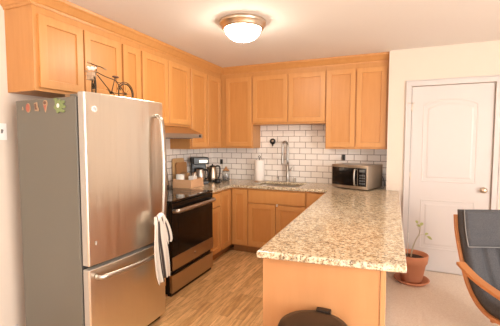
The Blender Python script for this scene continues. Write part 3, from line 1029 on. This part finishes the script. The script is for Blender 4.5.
for x in (-0.024, 0.024):
    bm = B(); prism(bm, [(x - 0.006, -0.006, -0.012), (x + 0.006, -0.006, -0.012), (x + 0.006, -0.016, 0.010), (x - 0.006, -0.016, 0.010)], (0, 0.008, 0.006))
    obj('toggle', bm, 'piping', t)

# ================================================================== microwave
mw = thing('microwave', 'stainless microwave oven with black glass door at the right end of the counter', 'microwave', (2.118, -0.302, CZ + 0.001), math.radians(-24))
MW, MD, MH = 0.230, 0.180, 0.280
bm = B(); box(bm, -MW, MW, -MD + 0.02, MD, 0.012, MH)
obj('casing', bm, 'steel_h', mw, bev=0.004)
bm = B()
n = 12
pts = [(-MW, -MD + 0.018, 0.012)] + [(-MW + 2 * MW * k / n, -MD - 0.020 * (1 - (2 * k / n - 1) ** 2), 0.012) for k in range(n + 1)] + [(MW, -MD + 0.018, 0.012)]
prism(bm, pts, (0, 0, MH - 0.012))
fp = obj('front_frame', bm, 'steel_oven', mw, bev=0.003)
def curved(x0, x1, z0, z1, off, name, mt, par):
    bm = B()
    f = lambda x: -MD - 0.020 * (1 - (x / MW) ** 2)
    P_ = [x0 + (x1 - x0) * k / 10 for k in range(11)]
    prism(bm, [(x, f(x) - off, z0) for x in P_] + [(x, f(x) + 0.004, z0) for x in P_[::-1]], (0, 0, z1 - z0))
    return obj(name, bm, mt, par, bev=0.001)
dg = curved(-MW + 0.014, 0.118, 0.045, MH - 0.030, 0.003, 'door_glass', 'blackglass', mw)
curved(-MW + 0.055, 0.065, 0.085, MH - 0.075, 0.0045, 'door_window', 'window_glass', dg)
cp = curved(0.122, MW - 0.012, 0.045, MH - 0.030, 0.003, 'control_panel', 'blackglass', mw)
curved(0.140, MW - 0.028, MH - 0.075, MH - 0.045, 0.005, 'display', 'display', cp)
for r_ in range(4):
    for c_ in range(3):
        x = 0.143 + c_ * 0.023
        z = 0.070 + r_ * 0.030
        curved(x, x + 0.017, z, z + 0.016, 0.0045, 'button', 'display', cp)
bm = B(); tube(bm, spline([(0.098, -MD - 0.018, MH - 0.045), (0.098, -MD - 0.045, MH - 0.055), (0.098, -MD - 0.058, 0.15), (0.098, -MD - 0.045, 0.065), (0.098, -MD - 0.018, 0.055)], 6), 0.009, 10)
obj('door_handle', bm, 'steel_h', dg)
for sx_ in (-1, 1):
    for sy_ in (-1, 1):
        bm = B(); lathe(bm, [(0.012, 0), (0.014, 0.012)], c=(sx_ * 0.19, sy_ * 0.11 + 0.01, 0), seg=12)
        obj('foot', bm, 'black', mw)
bm = B(); tube(bm, spline([(0.19, 0.183, 0.15), (0.21, 0.21, 0.14), (0.25, 0.20, 0.06), (0.262, 0.16, 0.012), (0.275, 0.08, 0.008), (0.262, 0.02, 0.008)], 6), 0.004, 8)
obj('power_cord', bm, 'black', mw)

# ================================================================== toy bicycle on the fridge
bc = thing('model_bicycle', 'small dark wire model bicycle with flower basket on top of the fridge', 'ornament', (0.69, -2.80, 1.7055), R90 + 0.04)
bc.scale = (0.95, 0.95, 0.95)
WR = 0.076
def wheel(name, x, rot=0.0):

    bm = B()
    tube(bm, [(WR * math.cos(2 * PI * k / 32), 0, WR * math.sin(2 * PI * k / 32)) for k in range(32)], 0.0050, 8, closed=True)
    o = obj(name, bm, 'wire', bc, (x, 0, WR + 0.004), (0, 0, rot))
    bm = B()
    for k in range(8):
        a_ = 2 * PI * k / 8
        tube(bm, [(0, 0, 0), (WR * math.cos(a_), 0, WR * math.sin(a_))], 0.0011, 5)
    tube(bm, [(0, -0.012, 0), (0, 0.012, 0)], 0.005, 8)
    obj('spokes', bm, 'wire', o)
    return o
wheel('rear_wheel', 0.285)
wheel('front_wheel', -0.03, 0.95)
bm = B()
hz = WR + 0.004
for a_, b_, r_ in [((0.135, 0, hz - 0.01), (0.285, 0, hz), 0.003), ((0.135, 0, hz - 0.01), (0.175, 0, 0.185), 0.0032), ((0.175, 0, 0.17), (0.285, 0, hz), 0.003),
                   ((0.135, 0, hz - 0.01), (0.005, 0, 0.175), 0.0034)]:
    tube(bm, [a_, b_], r_, 8)
tube(bm, spline([(0.0, 0, 0.195), (0.08, 0, 0.178), (0.18, 0, 0.165), (0.215, 0, 0.13), (0.235, 0, 0.10)], 5), 0.0034, 8)
tube(bm, spline([(0.285 + (WR + 0.014) * math.cos(a_), 0, hz + (WR + 0.014) * math.sin(a_)) for a_ in [math.radians(d) for d in range(-10, 190, 25)]], 4), 0.0032, 8)
tube(bm, [(0.175, 0, 0.155), (0.33, 0, 0.160)], 0.002, 6)
obj('frame', bm, 'wire', bc)
bm = B()
tube(bm, [(-0.034, 0.008, hz), (-0.012, 0, 0.16), (0.0, 0, 0.235)], 0.0034, 8)
tube(bm, [(-0.034, -0.008, hz), (-0.012, 0, 0.16)], 0.0034, 8)
obj('front_fork', bm, 'wire', bc)
bm = B()
tube(bm, spline([(-0.022, 0.035, 0.254), (-0.012, 0.02, 0.246), (0.0, 0, 0.238), (0.016, -0.02, 0.232), (0.032, -0.035, 0.222)], 6), 0.0032, 8)
hb_ = obj('handlebar', bm, 'wire', bc)
for p, q in (((-0.020, 0.033, 0.253), (-0.036, 0.046, 0.260)), ((0.030, -0.033, 0.223), (0.046, -0.046, 0.216))):
    bm = B(); tube(bm, [p, q], 0.0065, 10)
    obj('grip', bm, 'brownlabel', hb_)
bm = B(); sphere(bm, (0.182, 0, 0.193), 0.026, (1.3, 0.6, 0.35)); tube(bm, [(0.175, 0, 0.17), (0.180, 0, 0.19)], 0.004, 6)
obj('saddle', bm, 'darkbrown', bc)
bm = B()
tube(bm, [(0.135, -0.012, hz - 0.01), (0.135, 0.012, hz - 0.01)], 0.008, 10)
tube(bm, [(0.135, -0.012, hz - 0.01), (0.155, -0.014, hz - 0.03), (0.155, -0.026, hz - 0.03)], 0.0025, 6)
tube(bm, [(0.135, 0.012, hz - 0.01), (0.115, 0.014, hz + 0.01), (0.115, 0.026, hz + 0.01)], 0.0025, 6)
obj('pedals', bm, 'wire', bc)
bm = B()
for z0, sc in ((0.135, 0.70), (0.16, 0.80), (0.19, 0.9)):
    pts = [(-0.052 + sc * 0.026 * a_, sc * 0.034 * b2, z0) for a_, b2 in ((-1, -1), (1, -1), (1, 1), (-1, 1))]
    tube(bm, pts, 0.0022, 6, closed=True)
box(bm, -0.068, -0.034, -0.022, 0.022, 0.132, 0.184)
ba = obj('basket', bm, 'cream', bc, label='grey handlebar basket')
bm = B()
for k in range(16):
    sphere(bm, (-0.050 + random.uniform(-0.020, 0.020), random.uniform(-0.022, 0.022), 0.208 + random.uniform(-0.006, 0.010)), random.uniform(0.007, 0.011), seg=8)
obj('flowers', bm, 'flower', ba, label='white artificial flowers')

# ================================================================== bin
bn = thing('pedal_bin', 'round dark bronze pedal bin with flat lid at the peninsula end', 'trash can', (2.205, -3.055, 0))
bm = B(); lathe(bm, [(0.145, 0.0), (0.150, 0.02), (0.152, 0.585), (0.0, 0.585)], seg=48)
obj('bin_body', bm, 'bin', bn)
bm = B(); lathe(bm, [(0.159, 0.586), (0.160, 0.600), (0.155, 0.611), (0.12, 0.619), (0.0, 0.623)], seg=64)
obj('lid', bm, 'bin', bn)
bm = B(); box(bm, -0.02, 0.05, 0.140, 0.172, 0.575, 0.624)
obj('hinge', bm, 'bin', bn, bev=0.004)
bm = B(); box(bm, -0.03, 0.03, -0.19, -0.14, 0.02, 0.035)
obj('pedal', bm, 'black', bn, bev=0.004)

# ================================================================== plant
pl = thing('potted_plant', 'small leggy seedling in a terracotta pot standing by the white door', 'potted plant', (2.715, -0.745, 0.005))
bm = B(); lathe(bm, [(0.0, 0.006), (0.125, 0.006), (0.150, 0.035), (0.165, 0.036), (0.168, 0.030), (0.135, 0.0), (0.0, 0.0)], seg=40, cap=False)
obj('saucer', bm, 'terracotta', pl)
bm = B(); lathe(bm, [(0.0, 0.010), (0.092, 0.010), (0.096, 0.014), (0.130, 0.205), (0.142, 0.207), (0.150, 0.285), (0.146, 0.290), (0.132, 0.288), (0.122, 0.245), (0.0, 0.245)], seg=40, cap=False)
obj('pot', bm, 'terracotta_rim', pl)
bm = B(); lathe(bm, [(0.121, 0.248), (0.06, 0.256), (0.0, 0.252)], seg=24, cap=False)
obj('soil', bm, 'soil', pl)
bm = B()
tube(bm, spline([(-0.012, 0.0, 0.23), (0.0, 0.01, 0.33), (0.03, 0.01, 0.43), (0.060, 0.0, 0.50), (0.070, 0, 0.58)], 6), [0.0085 - 0.005 * k / 24 for k in range(25)], 8)
tube(bm, spline([(0.050, 0.003, 0.475), (0.09, -0.01, 0.50), (0.125, -0.02, 0.485)], 5), 0.0025, 6)
tube(bm, spline([(0.062, 0, 0.52), (0.045, 0.0, 0.56), (0.04, 0.0, 0.60)], 5), 0.0022, 6)
obj('stem', bm, 'stem', pl)
def leafm(c, d, L_, w_):
    bm = B()
    d = Vector(d).normalized()
    s = d.cross(Vector((0, 1, 0.3))).normalized()
    up = s.cross(d)
    c = Vector(c)
    top, l, r = [], [], []
    n = 7
    for k in range(n + 1):
        u = k / n
        ww = w_ * math.sin(PI * u) ** 0.8
        cc = c + d * L_ * u - Vector((0, 0, 1)) * 0.3 * L_ * u * u
        l.append(bm.verts.new(cc + s * ww + up * 0.15 * ww)); top.append(bm.verts.new(cc)); r.append(bm.verts.new(cc - s * ww + up * 0.15 * ww))
    for k in range(n):
        bm.faces.new([l[k], top[k], top[k + 1], l[k + 1]]); bm.faces.new([top[k], r[k], r[k + 1], top[k + 1]])
    o = obj('leaf', bm, 'leaf', pl)
    md = o.modifiers.new('s', 'SOLIDIFY'); md.thickness = 0.001
for c, d, L_, w_ in [((0.070, 0, 0.58), (0.3, 0, 1), 0.055, 0.016), ((0.070, 0, 0.57), (-0.8, 0.2, 0.6), 0.05, 0.014), ((0.04, 0, 0.60), (-0.3, 0, 1), 0.05, 0.013),
                    ((0.125, -0.02, 0.485), (1, 0, -0.3), 0.05, 0.014), ((0.11, -0.015, 0.495), (0.6, 0, 0.8), 0.045, 0.013)]:
    leafm(c, d, L_, w_)
bm = B(); tube(bm, [(-0.045, 0.01, 0.22), (-0.040, 0.01, 0.50)], 0.004, 8)
obj('plant_stake', bm, 'ceramic', pl, label='thin white stake')

# ================================================================== armchair
ch = thing('armchair', 'bentwood lounge chair with charcoal cushion at the right edge', 'armchair', (3.385, -1.80, 0.004), math.radians(20))
def strip(path, th, x0, x1, n=6, closed=False):
    P_ = spline([(0, y, z) for y, z in path], n)
    bm = B()
    L_ = []
    for i, p in enumerate(P_):
        t_ = (P_[min(i + 1, len(P_) - 1)] - P_[max(i - 1, 0)]).normalized()
        nrm = Vector((0, -t_.z, t_.y))
        a_, b2 = p + nrm * th / 2, p - nrm * th / 2
        L_.append([bm.verts.new((x0, a_.y, a_.z)), bm.verts.new((x1, a_.y, a_.z)), bm.verts.new((x1, b2.y, b2.z)), bm.verts.new((x0, b2.y, b2.z))])
    for p, q in zip(L_, L_[1:]):
        for k in range(4):
            bm.faces.new([p[k], p[(k + 1) % 4], q[(k + 1) % 4], q[k]])
    bm.faces.new(L_[0]); bm.faces.new(L_[-1])
    return bm
RAIL = [(0.45, 0.86), (0.425, 0.73), (0.365, 0.58), (0.275, 0.41), (0.16, 0.31), (0.01, 0.275), (-0.20, 0.31), (-0.42, 0.375)]
ARM = [(0.28, 0.535), (0.13, 0.50), (0.0, 0.487), (-0.15, 0.485), (-0.33, 0.485), (-0.43, 0.45), (-0.475, 0.35), (-0.47, 0.20), (-0.45, 0.06), (-0.38, 0.018), (-0.3, 0.014), (-0.20, 0.014)]
for s_ in (-1, 1):
    bm = strip(RAIL, 0.024, s_ * 0.272 - 0.016, s_ * 0.272 + 0.016)
    obj('seat_rail', bm, 'bentwood', ch, bev=0.003)
    bm = strip(ARM, 0.022, s_ * 0.322 - 0.03, s_ * 0.322 + 0.03)
    obj('arm_frame', bm, 'bentwood', ch, bev=0.003)
    bm = strip([(-0.26, 0.026), (-0.24, 0.15), (-0.22, 0.25), (-0.21, 0.30)], 0.022, s_ * 0.272 - 0.016, s_ * 0.272 + 0.016)
    obj('rear_leg', bm, 'bentwood', ch, bev=0.003)
for y, z in ((0.45, 0.79), (0.345, 0.52), (0.02, 0.25), (-0.38, 0.345)):
    bm = B(); box(bm, -0.255, 0.255, y - 0.01, y + 0.012, z - 0.025, z + 0.01)
    obj('cross_bar', bm, 'bentwood', ch, bev=0.003)
def cushion(path, th, hw_, seams, name, parent, off0=0.012, n=8, puff=0.030):
    P_ = spline([(0, y, z) for y, z in path], n)
    bm = B()
    XS = [-hw_ + 2 * hw_ * k / 40 for k in range(41)]
    L_ = []
    N = len(P_)
    for i, p in enumerate(P_):
        t_ = (P_[min(i + 1, N - 1)] - P_[max(i - 1, 0)]).normalized()
        nrm = Vector((0, -t_.z, t_.y))
        if nrm.z < 0:
            nrm = -nrm
        e_ = min(i, N - 1 - i) / 3.0
        tt = th * (0.45 + 0.55 * min(1, e_))
        ring = []
        for x in XS:
            edge = min(1.0, (hw_ - abs(x)) / 0.03)
            h_ = off0 + tt * (0.5 + 0.5 * math.sqrt(max(0, 1 - (1 - edge) ** 2)))
            for s_ in seams:
                h_ -= puff * math.exp(-((x - s_) / 0.012) ** 2)
            ring.append(bm.verts.new((x, p.y + nrm.y * h_, p.z + nrm.z * h_)))
        for x in (XS[-1], XS[0]):
            ring.append(bm.verts.new((x, p.y + nrm.y * off0, p.z + nrm.z * off0)))
        L_.append(ring)
    for p, q in zip(L_, L_[1:]):
        for k in range(len(p)):
            f = bm.faces.new([p[k], p[(k + 1) % len(p)], q[(k + 1) % len(p)], q[k]])
            f.smooth = True
    bm.faces.new(L_[0]); bm.faces.new(L_[-1])
    return obj(name, bm, 'fabric', parent)
CP = [(0.455, 0.90)] + RAIL[:-1] + [(-0.44, 0.385)]
cu = cushion(CP, 0.075, 0.268, (-0.15, -0.05, 0.05, 0.15), 'cushion', ch)
HP = [(0.457, 0.905), (0.45, 0.85), (0.425, 0.73), (0.385, 0.62)]
hp = cushion(HP, 0.035, 0.268, (), 'head_pillow', ch, off0=0.088)
# piping round the head pillow
bm = B()
P_ = spline([(0, y, z) for y, z in HP], 8)
N = len(P_)
def off(i, o_):
    t_ = (P_[min(i + 1, N - 1)] - P_[max(i - 1, 0)]).normalized()
    nrm = Vector((0, -t_.z, t_.y))
    if nrm.z < 0:
        nrm = -nrm
    return P_[i] + nrm * o_
pp = [Vector((-0.266, 0, 0)) + off(i, 0.106) for i in range(N)] + [Vector((-0.262 + 0.524 * k / 10, 0, 0)) + off(N - 1, 0.108) + Vector((0, 0, -0.004)) for k in range(11)] + [Vector((0.266, 0, 0)) + off(i, 0.106) for i in range(N - 1, -1, -1)]
tube(bm, pp, 0.004, 6)
obj('piping', bm, 'piping', hp, label='light grey piping')

# ================================================================== added fill uplights in torchiere form, unseen behind the camera
for lx, lb in ((4.3, 'added fill uplight in black torchiere form on the carpet of the living area'), (0.75, 'added fill uplight in black torchiere form near the left wall of the living area')):
    t = thing('added_uplight', lb, 'fill light', (lx, -5.15, 0.005 if lx > 2.4 else 0.0))
    bm = B(); lathe(bm, [(0.14, 0), (0.14, 0.015), (0.02, 0.03), (0.0, 0.03)], seg=32)
    obj('base', bm, 'black', t)
    bm = B(); tube(bm, [(0, 0, 0.02), (0, 0, 1.66)], 0.012, 12)
    obj('pole', bm, 'black', t)
    bm = B(); lathe(bm, [(0.0, 1.655), (0.05, 1.66), (0.13, 1.69), (0.19, 1.74), (0.186, 1.742), (0.12, 1.70), (0.0, 1.675)], seg=40, cap=False)
    obj('uplight_bowl', bm, 'black', t)
    l = area('uplight_fill', (0, 0, 1.735), (PI, 0, 0), 0.30, 0.30, 23, (1.0, 0.97, 0.93))
    l.data.shape = 'DISK'
    l.parent = t
